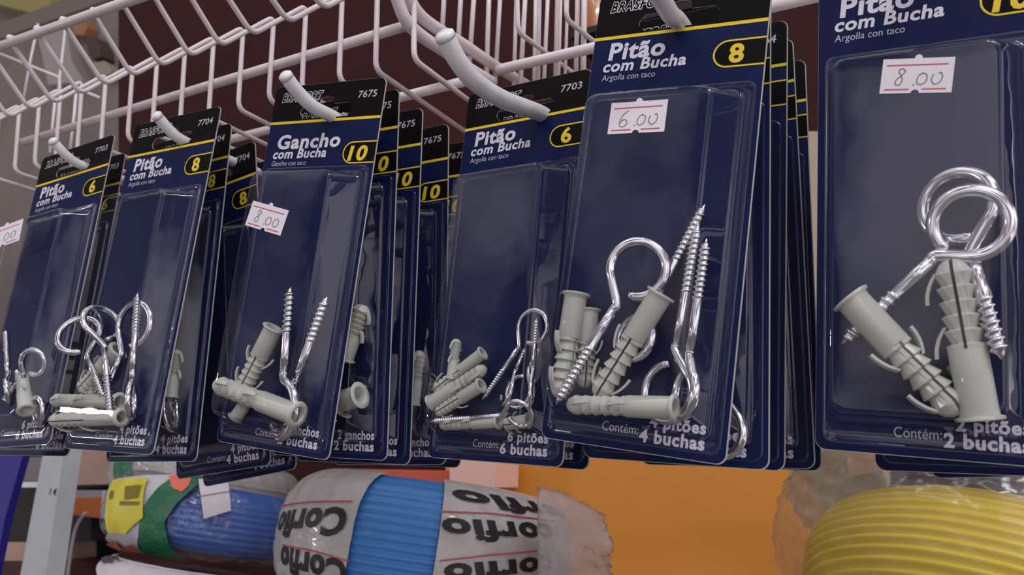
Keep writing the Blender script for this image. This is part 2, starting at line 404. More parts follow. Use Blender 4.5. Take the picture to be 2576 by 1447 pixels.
# ---------------------------------------------------------------- what is inside the packs
def plug_meshes():
    out = {}
    bm = bmesh.new(); n = 20                      # collar, hollow sleeve (unit length along -Z, unit diameter)
    prof = [(.36, -.30), (.36, -.004), (.40, 0), (.61, 0), (.63, -.008), (.62, -.02), (.51, -.028), (.5, -.06), (.5, -.43), (.2, -.44)]
    loft(bm, [[Vector((r * math.cos(2 * PI * k / n), r * math.sin(2 * PI * k / n), z)) for k in range(n)] for r, z in prof], False)
    bmesh.ops.contextual_create(bm, geom=[e for e in bm.edges if e.is_boundary and e.verts[0].co.z > -.35])
    out['sleeve'] = mesh_of('sleeve', bm, PLUG, True)
    bm = bmesh.new(); loops = []
    zs = [-.42]; teeth = 5
    for i in range(teeth):
        z = -.47 - i * .088; zs += [z, z - .001, z - .086]
    prf = []
    for i in range(teeth):
        z = -.46 - i * .09
        prf += [(z, .50), (z - .012, .36), (z - .086, .5)]
    prf = [(-.40, .48), (-.45, .5)] + prf + [(-.93, .44), (-.97, .34), (-1.0, .16)]
    for z, r in prf:
        lp = [Vector((.045, -min(r, .44) * .98, z))]
        for k in range(11):
            a = -PI / 2 + PI * k / 10; rr = (r if abs(a) < 1.1 else min(.47, max(r, .4 if z > -.95 else r)))
            lp.append(Vector((.045 + (rr - .045) * math.cos(a), rr * math.sin(a) * .96, z)))
        lp.append(Vector((.045, min(r, .44) * .98, z)))
        loops.append(lp)
    loft(bm, loops, True)
    bmesh.ops.contextual_create(bm, geom=[e for e in bm.edges if e.is_boundary])
    out['half'] = mesh_of('expanding_half', bm, PLUG)
    bm = bmesh.new()
    P = catmull([(.44, 0, -.06), (.62, 0, .0), (.74, 0, .07), (.78, 0, .13)], 4)
    for q in P: q.y = 0
    prv = None
    for i, p in enumerate(P):
        w = .13 * (1 - .35 * i / len(P)); t = .05
        cur = [bm.verts.new(p + Vector(d)) for d in ((-t, -w, 0), (t, -w, 0), (t, w, 0), (-t, w, 0))]
        if prv:
            for j in range(4): bm.faces.new((prv[j], prv[(j + 1) % 4], cur[(j + 1) % 4], cur[j]))
        else: bm.faces.new(cur[::-1])
        prv = cur
    bm.faces.new(prv)
    out['barb'] = mesh_of('barb', bm, PLUG)
    return out
PL = plug_meshes()
def frame(zdir, ydir, origin):
    z = zdir.normalized(); y = (ydir - z * ydir.dot(z)).normalized(); x = y.cross(z)
    return Matrix(((x.x, y.x, z.x, origin.x), (x.y, y.y, z.y, origin.y), (x.z, y.z, z.z, origin.z), (0, 0, 0, 1)))
def wall_plug(k, mouth, tip, dpx, label, dm=.11, dt=.11, roll=0, group=None):
    a, b = in_pack(k, *mouth, dm), in_pack(k, *tip, dt); L = (a - b).length
    z = (a - CAM).dot(cf); dia = dpx / FPX * z
    n = PM[k].to_3x3() @ EY
    m = frame(a - b, n, a) @ Matrix.Rotation(math.radians(roll), 4, 'Z') @ Matrix.Diagonal((dia, dia, L, 1))
    r = empty('wall_plug', m); tag(r, label, 'wall plug', group or 'grey wall plugs inside the packs')
    link_mesh('sleeve', PL['sleeve'], r)
    for s in (0, PI):
        h = link_mesh('expanding_half', PL['half'], r); h.rotation_euler = (0, 0, s)
    for s, zz in ((0, -.52), (PI, -.52), (0, -.86), (PI, -.86)):
        h = link_mesh('barb', PL['barb'], r); h.rotation_euler = (0, 0, s); h.location = (0, 0, zz)
def screw(k, ring, tip, rpx, wpx, label, dr=.1, dt=.1, twist=0, hook=False, thread=.62, flip=1, kind='screw eye', neck=1.45, sweep=310):
    """ring: pixel of the ring's centre, tip: pixel of the point, rpx / wpx: ring and wire radius in pixels"""
    a, b = in_pack(k, *ring, dr), in_pack(k, *tip, dt); L = (a - b).length
    z = (a - CAM).dot(cf); R = rpx / FPX * z; w = wpx / FPX * z
    n = PM[k].to_3x3() @ EY
    m = frame(a - b, n, a) @ Matrix.Rotation(math.radians(twist), 4, 'Z')
    r = empty('screw_hook' if hook else 'screw_eye', m); tag(r, label, kind, 'zinc plated ' + kind + 's inside the packs')
    a0, a1 = (258, 40) if hook else (232, 232 - sweep)
    nb = -R * neck
    pts = [Vector((0, 0, nb - R * .25)), Vector((0, 0, nb))]
    N = 18
    for i in range(N + 1):
        t = math.radians(a0 + (a1 - a0) * i / N); pts.append(Vector((flip * R * math.cos(t), w * .9 * (i / N - .3), R * math.sin(t))))
    P = catmull(pts, 4)
    bm = bmesh.new(); tube(bm, P, lambda i, q: w * (1 if i < len(P) - 2 else .8), 12)
    o = obj('bent_hook' if hook else 'ring', bm, ZINC, r, True)
    zs = nb - R * .2; ze = -L; zt = zs + (ze - zs) * (1 - thread); pitch = w * 1.12; bm = bmesh.new()
    zz = [zs, zs * .5 + zt * .5, zt]; st = pitch / 6; zc = zt
    while zc > ze + st: zc -= st; zz.append(zc)
    zz.append(ze)
    def rad(i, q):
        zq = zz[i]
        if i < 3: return w
        f = (ze - zq) / (ze - zt)                 # 1 at start of thread, 0 at the point
        tp = min(1, f / .16) if f < .16 else 1
        ph = ((zt - zq) / pitch - q) % 1
        return max(w * .03, tp * (w * .9 + w * .42 * max(0, 1 - abs(ph - .5) / .32)))
    tube(bm, [Vector((0, 0, q)) for q in zz], rad, 14)
    obj('threaded_shank', bm, ZINC, r, True)
# -- pack priced 6.00
wall_plug('E', (1450, 738), (1408, 1002), 58, 'upright grey wall plug at the left of the pack priced 6.00', .10, .10, 70)
wall_plug('E', (1484, 778), (1470, 975), 46, 'grey wall plug standing behind the upright one in the pack priced 6.00', .05, .05, 30)
wall_plug('E', (1664, 738), (1502, 1000), 62, 'slanted grey wall plug in the centre of the pack priced 6.00', .12, .10, 10)
wall_plug('E', (1700, 1026), (1428, 1018), 58, 'grey wall plug lying along the bottom of the pack priced 6.00', .15, .11, 80)
screw('E', (1604, 676), (1398, 1018), 70, 12.5, 'screw eye with large ring uppermost in the pack priced 6.00', .16, .16, 8, thread=.60, flip=1)
screw('E', (1597, 850), (1774, 514), 56, 12, 'screw eye pointing up right behind the slanted plug, pack priced 6.00', .05, .08, 20, thread=.55)
screw('E', (1680, 985), (1757, 560), 72, 12.5, 'upright screw eye with ring behind the lying plug, pack priced 6.00', .07, .09, 14, thread=.58)
screw('E', (1722, 985), (1778, 600), 62, 12.5, 'rightmost upright screw eye in the pack priced 6.00', .10, .10, 48, thread=.55)
# -- pack priced 8.00 at the right
wall_plug('F', (2137, 748), (2412, 1042), 80, 'grey wall plug slanting down right in the pack priced 8.00', .12, .10, 25)
wall_plug('F', (2466, 1058), (2392, 652), 92, 'grey wall plug standing mouth down in the pack priced 8.00', .10, .11, 5)
screw('F', (2442, 563), (2116, 866), 84, 18, 'front screw eye pointing down left in the pack priced 8.00', .13, .06, 6, thread=.62, flip=-1, sweep=326, neck=1.3)
screw('F', (2408, 518), (2520, 905), 86, 18, 'rear screw eye with point down right in the pack priced 8.00', .06, .16, -20, thread=.6, flip=-1, sweep=330)
# -- middle pack marked 7703
wall_plug('D', (1136, 955), (1149, 853), 28, 'small grey wall plug standing tip up in the pack marked 7703', .06, .06, 90)
wall_plug('D', (1216, 888), (1092, 985), 32, 'uppermost slanted grey wall plug in the pack marked 7703', .06, .05, 10)
wall_plug('D', (1083, 1015), (1222, 925), 36, 'middle slanted grey wall plug, tip up right, in the pack marked 7703', .10, .10, 60)
wall_plug('D', (1212, 969), (1098, 1040), 34, 'lower slanted grey wall plug with open mouth in the pack marked 7703', .12, .07, 10)
wall_plug('D', (1256, 1060), (1108, 1070), 34, 'grey wall plug lying at the bottom of the pack marked 7703', .12, .10, 80)
wall_plug('D', (1330, 1058), (1268, 1068), 34, 'grey wall plug in the bottom right of the pack marked 7703', .06, .06, 20)
screw('D', (1340, 822), (1212, 1008), 42, 6.5, 'screw eye with round ring at the top of the pack marked 7703', .10, .06, 0, thread=.6)
screw('D', (1337, 990), (1350, 800), 36, 6.5, 'screw eye with point inside the round ring, pack marked 7703', .13, .13, 62, thread=.55, neck=1.7)
screw('D', (1305, 985), (1357, 875), 40, 6.5, 'screw eye with low ring and upright shank in the pack marked 7703', .05, .05, 10, thread=.5)
screw('D', (1306, 1042), (1082, 1060), 36, 6.5, 'screw eye pointing left above the lying plug, pack marked 7703', .15, .15, 35, thread=.6)
screw('D', (1275, 985), (1322, 875), 36, 6.5, 'screw eye behind the low ring, leftmost shank, pack marked 7703', .04, .04, 40, thread=.5)
# -- screw hook pack
wall_plug('C', (690, 824), (608, 985), 48, 'upper grey wall plug standing in the front screw hook pack', .10, .08, 20)
wall_plug('C', (750, 1045), (542, 966), 56, 'lower grey wall plug slanting in the front screw hook pack', .13, .12, 65)
wall_plug('C', (592, 1052), (640, 985), 34, 'faint grey wall plug behind the lower one in the front screw hook pack', .04, .04, 40)
screw('C', (708, 1024), (731, 722), 66, 12, 'upright screw hook, left of the pair in the front screw hook pack', .08, .12, 18, hook=True, thread=.55, flip=1, kind='screw hook', neck=1.12)
screw('C', (716, 1034), (823, 746), 66, 12, 'tilted screw hook, right of the pair in the front screw hook pack', .04, .08, 25, hook=True, thread=.55, flip=1, kind='screw hook', neck=1.12)
# -- pack numbered 8 on the second hook
wall_plug('B', (302, 1012), (132, 1008), 40, 'upper grey wall plug lying in the second hook front pack', .06, .06, 80)
wall_plug('B', (308, 1050), (128, 1058), 40, 'lower grey wall plug lying in the second hook front pack, mouth right', .13, .12, 20)
wall_plug('B', (300, 880), (205, 985), 44, 'faint slanted grey wall plug behind the rings, second hook front pack', .05, .05, 10)
wall_plug('B', (250, 905), (232, 1000), 40, 'faint upright grey wall plug behind the rings, second hook front pack', .02, .02, 10)
screw('B', (199, 842), (262, 1000), 50, 8, 'screw eye with the leftmost oval ring in the second hook front pack', .13, .10, 38, thread=.5, flip=-1)
screw('B', (257, 812), (279, 1048), 46, 8, 'screw eye seen edge on in the second hook front pack', .12, .14, 78, thread=.6)
screw('B', (338, 815), (255, 1010), 54, 8, 'screw eye with the round right ring in the second hook front pack', .08, .05, 5, thread=.55)
screw('B', (330, 1005), (347, 735), 44, 8, 'upright screw eye, point up, in the second hook front pack', .15, .15, 50, thread=.52, flip=-1)
# -- leftmost pack
wall_plug('A', (66, 1034), (54, 940), 36, 'grey wall plug mouth towards us in the far left pack', .12, .06, 30)
screw('A', (84, 912), (10, 1010), 32, 7, 'screw eye with partial ring at the upper right of the far left pack', .10, .08, 30, thread=.5)
screw('A', (96, 1033), (40, 930), 33, 7, 'screw eye with ring lying low right in the far left pack', .06, .06, 20, thread=.5)
screw('A', (22, 985), (15, 830), 30, 7, 'upright screw eye at the left picture edge in the far left pack', .12, .12, 40, thread=.5)
# -- bits seen in the packs behind
wall_plug('C2', (866, 905), (915, 768), 46, 'grey wall plug tip up in the second screw hook pack', .12, .12, 5)
wall_plug('C2', (907, 994), (800, 1030), 56, 'grey wall plug with open mouth in the second screw hook pack', .13, .10, 20)
wall_plug('C4', (1040, 1020), (1056, 882), 32, 'pale plug tip up in the fourth screw hook pack', .08, .08, 90)
wall_plug('B2', (428, 1000), (444, 880), 34, 'grey wall plug with barbs in the second pack numbered 8, left stack', .12, .12, 0)
screw('B2', (425, 1045), (410, 860), 38, 6, 'screw eye with curved ring in the second pack numbered 8, left stack', .12, .10, 55, thread=.5)
screw('B2', (440, 1040), (432, 850), 32, 6, 'inner screw eye in the second pack numbered 8, left stack', .08, .06, 30, thread=.5)
screw('E2', (1815, 1085), (1825, 740), 62, 12, 'screw eye ring peeking out behind the pack priced 6.00', .08, .08, 20, thread=.5)

# ---------------------------------------------------------------- setting
MAROON = mat('maroon_board', (58, 20, 20), .75, noise=(5, .3), spec=.2)
DARKB = mat('dark_brown_board', (32, 20, 21), .8, noise=(8, .3))
GREYW = mat('grey_painted_wall', (134, 124, 117), .7, noise=(4, .25))
ORANGE = mat('orange_panel', (226, 146, 56), .55, noise=(3, .15))
BEIGE = mat('beige_board', (172, 156, 136), .7, noise=(9, .12))
def setting(name, pix, y, depth, m):
    o = board(name, pix, y, depth, m); o['kind'] = 'structure'; return o
setting('wall_back', [(298, -700), (3600, -700), (3600, 2600), (298, 2600)], .86, .03, MAROON)
setting('wall_left', [(-500, -900), (600, -900), (600, 2600), (-500, 2600)], 1.75, .03, GREYW)
fl = bmesh.new(); prism(fl, [Vector(p) for p in ((-4, -3, 0), (3, -3, 0), (3, 2.2, 0), (-4, 2.2, 0))], [Vector(p) for p in ((-4, -3, -.05), (3, -3, -.05), (3, 2.2, -.05), (-4, 2.2, -.05))])
tag(obj('floor', fl, mat('floor_tile', (120, 112, 105), .4, noise=(6, .2))), kind='structure')
def thing_board(name, pix, y, depth, m, label, cat, bevel=.0006):
    return tag(board(name, pix, y, depth, m, bevel), label, cat)
thing_board('partition', [(1120, 1000), (1900, 1000), (2100, 1342), (2100, 1700), (1120, 1700)], .80, .02, ORANGE, 'plain orange partition behind the wrapped cable roll', 'partition')
thing_board('beige_board', [(1960, 330), (2235, 330), (2235, 1700), (1960, 1700)], .828, .02, BEIGE, 'beige board standing between the orange panel and the yellow coil', 'board')

# ---------------------------------------------------------------- wire baskets and hooks
YA = (W(950, 86, .42) - CAM).y; YB = YA + .047
roda = lambda x: 360 - .3035 * (x - 49)
b1 = empty('wire_basket', loc=on_y(500, 223, YA))
tag(b1, 'white wire basket with slanted front lip at the upper left', 'wire basket', 'white wire baskets')
def wire(pts, r, parent, name='bent_wire', seg=8):
    o = obj(name, tube_bm(pts, r, seg), WIREM, None, True)
    o.parent = parent; o.matrix_parent_inverse = Matrix.Translation(-Vector(parent.location)); return o
QS = [(-2, 284), (50, 263), (100, 244), (153, 223), (207, 203), (267, 187), (334, 164), (396, 141), (466, 118), (538, 93), (612, 68), (689, 42), (770, 14), (861, -18), (950, -52), (1043, -90)]
TD = [.69, .69, .69, .69, .69, .69, .68, .66, .62, .61, .60, .61, .66, .72, .75, .78]
tops = []
for i, (qx, qy) in enumerate(QS):
    Q = on_y(qx, qy, YA); lean = 13 if qx < 700 else 13 - (qx - 700) * .032
    rx = qx - lean; R = on_y(rx, roda(rx) + 68 + rx * .022, YA)
    px, py = qx - 133 - (qx - 300) * .005, qy + 73
    P = on_plane(px, py, Q, EX); T = on_plane(px - TD[i] * 172, py - 172, Q, EX)
    U = T + Vector((0, .008, .0005)); tops.append(U)
    S = R + EY * .085
    wire(rounded([U, T, P, Q, R, S], .006), .00148, b1)
wire([tops[0] + (tops[0] - tops[-1]) * .1 + Vector((0, 0, .001)), tops[-1]], .0027, b1, 'top_rail')
wire([on_y(45, roda(45), YA + .0035), on_y(1030, roda(1030), YA + .0035)], .0028, b1, 'front_rail', 12)
wire([on_y(330, 413, YB), on_y(1196, 198, YB)], .0029, b1, 'rear_rail', 12)
for pl, dy in (([(141, 230), (135, 290), (126, 385)], .14), ([(193, 215), (187, 290), (177, 375)], .14), ([(96, 60), (75, 160), (58, 262)], .2), ([(166, 60), (150, 200), (146, 240)], .2), ([(0, 135), (75, 165), (150, 195), (152, 240)], .18), ([(200, 225), (250, 246)], .16)):
    wire([on_y(x, y, YA + dy) for x, y in pl], .0017, b1, 'rear_wire', 6)
X_END = on_y(1030, 62, YA)
for pl in ([(985, -60), (1000, 0), (1022, 52), (1062, 92), (1120, 130), (1180, 172), (1240, 208)], [(1015, -60), (1032, 0), (1060, 42), (1105, 76), (1165, 112), (1240, 163), (1325, 214)]):
    wire(catmull([on_plane(x, y, X_END, EX) for x, y in pl], 6), .0034, b1, 'end_frame', 12)
b2 = empty('wire_basket', loc=on_y(1350, 100, YB))
tag(b2, 'white wire basket with close upright wires behind the middle pack', 'wire basket', 'white wire baskets')
wire([on_y(1252, 178, YB), on_y(1270, 172, YB), on_y(2060, -11, YB)], .0029, b2, 'front_rail', 12)
for x0, x1, y1, r, dy in ((1117, 1112, 95, 13, .03), (1159, 1152, 130, 13, .03), (1192, 1181, 160, 13, .03), (1230, 1224, 190, 13, .03), (1258, 1246, 200, 12, .045), (1299, 1292, 235, 11, .06),
                          (1321, 1308, 235, 13, .03), (1348, 1344, 235, 12, .05), (1357, 1353, 235, 12, .06), (1378, 1367, 235, 11, .05), (1402, 1396, 235, 12, .07), (1411, 1404, 235, 9, .055),
                          (1428, 1420, 235, 9, .06), (1453, 1448, 235, 13, .045), (1470, 1466, 235, 16, .04)):
    a, b = on_y(x0, -3, YB + dy), on_y(x1, y1, YB + dy); a = b + (a - b) * ((CAM.z + .315 - b.z) / (a.z - b.z))
    wire([a, b], r / 2 / FPX * (b - CAM).dot(cf), b2, 'upright_wire')
for pl in ([(1300, -70), (1301, 0), (1303, 80), (1438, 181), (1500, 228)], [(1425, -80), (1424, 0), (1425, 48), (1482, 95), (1540, 142)]):
    A = on_y(*pl[2], YB + .012)
    wire(rounded([on_plane(x, y, A, EX) for x, y in pl], .006), .00145, b2, 'bent_wire')
p0, p1 = on_y(1117, 0, YB + .045), on_y(1470, 0, YB + .045)
wire([Vector((p0.x - .01, p0.y, CAM.z + .313)), Vector((p1.x + .01, p1.y, CAM.z + .313))], .0028, b2, 'top_rail', 12)
sh = on_y(1500, 118, .78); bm = bmesh.new()
SHP = [Vector((sh.x - .012, .735, sh.z - .0005)), Vector((sh.x + .16, .735, sh.z - .0005)), Vector((sh.x + .16, .86, sh.z - .0005)), Vector((sh.x - .012, .86, sh.z - .0005))]
prism(bm, SHP, [p - EZ * .008 for p in SHP])
tag(obj('shelf_plank', bm, DARKB), 'small dark shelf plank under the amber bottle behind the pack priced 6.00', 'shelf')
HOOKS = {'C': ([(720, 193), (746, 228), (787, 268), (834, 292)], .0033, 'white coated peg hook with visible tip, holding the screw hook packs'),
         'B': ([(396, 293), (426, 327), (459, 353)], .0029, 'white coated peg hook holding the second stack of packs from the left'),
         'A': ([(135, 357), (166, 390), (203, 415)], .0027, 'white coated peg hook holding the far left packs'),
         'D': ([(1120, 92), (1150, 150), (1195, 205), (1265, 250), (1362, 287)], .0040, 'thick white coated peg hook crossing the end of the wire basket'),
         'E': ([(1615, -75), (1640, -35), (1664, 0), (1688, 38), (1708, 56)], .0036, 'white coated peg hook at the top holding the pack priced 6.00')}
HOOKS['F'] = (None, .0036, 'white coated peg hook holding the packs with the 8.00 price')
for k, (pl, r, lb) in HOOKS.items():
    if pl:
        h = in_pack(k, *pl[-1], 0.0); P = [on_plane(x, y, h, EX) for x, y in pl]
    else:
        h = PM[k] @ Vector((.5 * PW, 0, .072 * PW)); P = [h + Vector((0, -a, b)) for a, b in ((.036, .016), (.025, .007), (.012, .0015), (0, 0))]
    P += [h + EY * .02, h + EY * .05, h + EY * .11]
    ho = empty('peg_hook', loc=P[-1]); tag(ho, lb, 'display hook', 'white peg hooks')
    P = catmull(P, 6)
    o = obj('rod', tube_bm(P, r, 14), HOOKM, None, True); o.parent = ho; o.matrix_parent_inverse = Matrix.Translation(-P[-1])
    d = (P[0] - P[1]).normalized(); bm = bmesh.new()
    tube(bm, [P[0] - d * .001, P[0] + d * .0012, P[0] + d * .0022], [r * 1.04, r * 1.02, r * .55], 14)
    o = obj('tip_cap', bm, HOOKM, None, True); o.parent = ho; o.matrix_parent_inverse = Matrix.Translation(-P[-1])

# ---------------------------------------------------------------- cable rolls
class Drum:
    """a flat coil: radius R, half height h, rounded over b, turned about its own axis"""
    def __init__(s, c, R, h, b, rot=(0, 0), e=2.6):
        s.R, s.h, s.b, s.e = R, h, b, e
        s.m = Matrix.Translation(c) @ Matrix.Rotation(math.radians(rot[1]), 4, 'Y') @ Matrix.Rotation(math.radians(rot[0]), 4, 'X'); s.i = s.m.inverted()
    def r(s, z):
        q = min(1, abs(z) / s.h); return s.R - s.b + s.b * max(0, 1 - q ** s.e) ** (1 / s.e)
    def pt(s, th, z, eps=0, wob=0):
        k = (s.R + eps) / s.R; r = s.r(z) * k
        if wob: r += wob * math.sin(th * 23 + z * 310) * math.sin(th * 9 - z * 170 + 1)
        return Vector((r * math.sin(th), -r * math.cos(th), z * (1 + eps / s.h)))
    def hit(s, px, py):
        o = s.i @ CAM; d = (s.i.to_3x3() @ ray(px, py)).normalized(); c = -o.dot(d); best = None; prev = None
        for k in range(400):
            t = c - s.R * 1.3 + k * s.R * 2.6 / 400; p = o + d * t
            g = math.hypot(p.x, p.y) - s.r(p.z) if abs(p.z) < s.h else (abs(p.z) - s.h + max(0, math.hypot(p.x, p.y) - s.R + s.b))
            if best is None or g < best[0]: best = (g, p)
            if g <= 0: best = (g, p); break
        p = best[1]; return math.atan2(p.x, -p.y), max(-s.h * .97, min(s.h * .97, p.z))
    def shell(s, name, m, parent, t0=-PI, t1=PI, eps=0, ridge=0, nr=12, seg=120, wob=0, z0=-1, z1=1, nz=None):
        bm = bmesh.new(); nz = nz or (nr * 6 if ridge else 40); G = []
        for i in range(seg + 1):
            th = t0 + (t1 - t0) * i / seg; row = []
            for j in range(nz + 1):
                a = (z0 + (z1 - z0) * j / nz); z = s.h * math.sin(a * PI / 2) if not ridge else s.h * a
                z = max(-s.h, min(s.h, z)); p = s.pt(th, z, eps, wob)
                if ridge:
                    q = abs(math.sin(nr * PI * (a + 1) / 2 + .35 * math.sin(th * 2.3)))
                    f = 1 + ridge * (q - 1) / s.R; p = Vector((p.x * f, p.y * f, p.z))
                row.append(bm.verts.new(p))
            G.append(row)
        for i in range(seg):
            for j in range(nz): bm.faces.new((G[i][j], G[i + 1][j], G[i + 1][j + 1], G[i][j + 1]))
        if t1 - t0 > 6.2: bmesh.ops.remove_doubles(bm, verts=bm.verts[:], dist=1e-6)
        return obj(name, bm, m, parent, True)
    def patch(s, name, pix, m, parent, eps=.002, cuts=3):
        L = [s.hit(*p) for p in pix]; me = shape_mesh([L]); bm = bmesh.new()
        add_flat(bm, me, lambda c: Vector((c[0], c[1], 0)), 0)
        for _ in range(cuts):
            bmesh.ops.subdivide_edges(bm, edges=[e for e in bm.edges if abs(e.verts[0].co.x - e.verts[1].co.x) > .06 or abs(e.verts[0].co.y - e.verts[1].co.y) > .006], cuts=1)
            bmesh.ops.triangulate(bm, faces=bm.faces[:])
        for v in bm.verts: v.co = s.pt(v.co.x, v.co.y, eps)
        return obj(name, bm, m, parent, True)
    def text(s, name, txt, p_start, p_end, cap, m, parent, bold=.04, shear=0, eps=.003):
        """upside-down lettering: starts at p_start (right), ends at p_end (left); cap height in pixels"""
        a, b = s.hit(*p_start), s.hit(*p_end); c = s.hit((p_start[0] + p_end[0]) / 2, (p_start[1] + p_end[1]) / 2 + cap)
        mid = ((a[0] + b[0]) / 2, (a[1] + b[1]) / 2); hgt = c[1] - mid[1]
        me = text_mesh(txt, bold, shear); xs = [v.co.x for v in me.vertices]; x0, x1 = min(xs), max(xs); bm = bmesh.new()
        def fn(co):
            t = (co.x - x0) / (x1 - x0); v = co.y / .73
            return s.pt(a[0] + (b[0] - a[0]) * t, a[1] + (b[1] - a[1]) * t + hgt * v, eps)
        add_flat(bm, me, fn, 0); return obj(name, bm, m, parent)
    def line(s, name, pix, r, m, parent, eps=.003):
        L = [s.hit(*p) for p in pix]; P = []
        for i in range(len(L) - 1):
            for k in range(8): t = k / 8; P.append(s.pt(L[i][0] + (L[i + 1][0] - L[i][0]) * t, L[i][1] + (L[i + 1][1] - L[i][1]) * t, eps))
        P.append(s.pt(*L[-1], eps)); return obj(name, tube_bm(P, r, 5), m, parent)
BLUEC = mat('blue_cable', (62, 128, 200), .42, coat=.2)
BLUED = mat('deep_blue_cable', (28, 92, 178), .35, coat=.3)
YELC = mat('yellow_cable', (236, 208, 44), .4, coat=.2)
WRAP = mat('printed_white_wrap', (188, 184, 182), .34, bump=(45, .004), noise=(30, .12), coat=.3)
FLAP = mat('crumpled_plastic', (186, 174, 166), .35, bump=(60, .006), noise=(30, .25), coat=.3)
INK = mat('black_ink', (22, 20, 22), .5)
REDI = mat('red_ink', (196, 76, 92), .5)
CLEARB = film('clear_bag', (.96, .96, .97), .06, .04, .12, bump=(40, .006), edge=.5)
MILKB = film('milky_bag', (.93, .91, .88), .42, .05, .16, bump=(26, .008), edge=.4)
GREEN = mat('green_print', (20, 98, 62), .35, bump=(90, .003), coat=.3)
YLAB = mat('yellow_label', (214, 200, 60), .45, noise=(70, .15))
SALMON = mat('salmon_print', (222, 110, 84), .5)
LAB = mat('white_label', (214, 208, 214), .6, noise=(120, .08))

# printed wrap roll in the middle
dr = Drum(W(1072, 1378, .63), .114, .048, .05, (-7, 2)); r = empty('cable_roll', dr.m)
tag(r, 'blue cable roll in white printed plastic wrap with upside down lettering', 'cable roll')
dr.shell('cable_coil', BLUEC, r, ridge=.0016, nr=17)
tl, tr = dr.hit(893, 1330)[0], dr.hit(1106, 1330)[0]
def wrap(name, t0, t1): return dr.shell(name, WRAP, r, t0, t1, .0022, seg=60, wob=.0007)
wl = wrap('wrap', -2.4, tl); wr = wrap('wrap', tr, 2.4)
for p0, p1, cap in (((1375, 1324), (1112, 1310), 48), ((1382, 1396), (1118, 1420), 50), ((1405, 1288), (1135, 1240), 30)):
    dr.text('lettering', 'corfio', p0, p1, cap, INK, r, .045, -.18)
for p0, p1, cap in (((886, 1285), (716, 1297), 68), ((882, 1413), (719, 1373), 66)):
    dr.text('lettering', 'Corfio', p0, p1, cap, INK, r, .045, 0)
for pl in ([(1108, 1293), (1230, 1298), (1385, 1316)], [(1104, 1410), (1230, 1396), (1385, 1380)], [(718, 1280), (890, 1268)], [(722, 1370), (800, 1385), (885, 1410)]):
    dr.line('red_stripe', pl, .0005, REDI, r)
bm = bmesh.new(); G = []
yf = (dr.m.translation - CAM).y - .072
top = lambda u: 1226 + 22 * u * 1.4 + 55 * max(0, u - .35)
for i in range(19):
    row = []
    for j in range(23):
        u, v = i / 18, j / 22
        x = 1352 + u * (194 - 10 * abs(math.sin(v * 8)) - 60 * max(0, .22 - v) * 2)
        p = on_y(x, top(u) + v * (1520 - top(u)), yf + .085 * u ** 1.6 + .05 * max(0, .3 - v) ** 1.2 + .004 * u * math.sin(v * 15 + u * 5))
        row.append(bm.verts.new(p + Vector((random.uniform(-1, 1), random.uniform(-2.5, 2.5), random.uniform(-1, 1))) * .0012 * (.3 + u)))
    G.append(row)
for i in range(18):
    for j in range(22): bm.faces.new((G[i][j], G[i + 1][j], G[i + 1][j + 1], G[i][j + 1]))
ex = bmesh.ops.solidify(bm, geom=bm.faces[:], thickness=.0006)
fo = obj('loose_wrap_end', bm, film('translucent_wrap', (.80, .72, .68), .62, .03, .25, bump=(60, .01), edge=.3), None, True); fo.parent = r; fo.matrix_parent_inverse = dr.m.inverted()

# blue cable bag with green band
d2 = Drum(W(525, 1304, .75), .088, .029, .034, (-8, 3)); r2 = empty('cable_bag', d2.m)
tag(r2, 'bag of bright blue cable with green band, yellow tag and white label', 'cable bag')
d2.shell('cable_coil', BLUED, r2, ridge=.0016, nr=11)
d2.shell('clear_bag', CLEARB, r2, eps=.0045, wob=.0010)
d2.patch('white_print', [(300, 1222), (470, 1214), (430, 1260), (385, 1300), (400, 1395), (330, 1385), (300, 1330)], mat('white_bag_print', (190, 190, 194), .4, bump=(80, .003), coat=.3), r2, .0068)
d2.patch('green_band', [(455, 1216), (560, 1208), (500, 1236), (450, 1275), (425, 1310), (440, 1360), (480, 1390), (420, 1394), (382, 1370), (368, 1325), (375, 1280), (410, 1240)], GREEN, r2, .0082)
d2.patch('yellow_tag', [(305, 1226), (386, 1224), (378, 1300), (340, 1330), (300, 1328)], YLAB, r2, .009)
for pl in ([(336, 1240), (372, 1238), (366, 1262), (336, 1265)], [(325, 1268), (370, 1270), (368, 1276), (325, 1275)], [(302, 1248), (310, 1247), (308, 1262), (301, 1262)]):
    d2.patch('tag_print', pl, mat('olive_ink', (120, 108, 30), .6), r2, .0098)
d2.patch('salmon_mark', [(432, 1222), (455, 1218), (482, 1228), (476, 1242), (462, 1253), (442, 1246)], SALMON, r2, .009)
d2.patch('red_print', [(318, 1345), (335, 1362), (352, 1352), (372, 1368), (370, 1382), (322, 1378)], mat('rust_print', (170, 84, 62), .5), r2, .009)
d2.patch('price_label', [(499, 1231), (561, 1220), (568, 1258), (573, 1292), (514, 1306), (505, 1262)], LAB, r2, .010)
d2.line('label_fold', [(504, 1264), (570, 1256)], .0004, mat('label_line', (150, 140, 150), .6), r2, .0105)

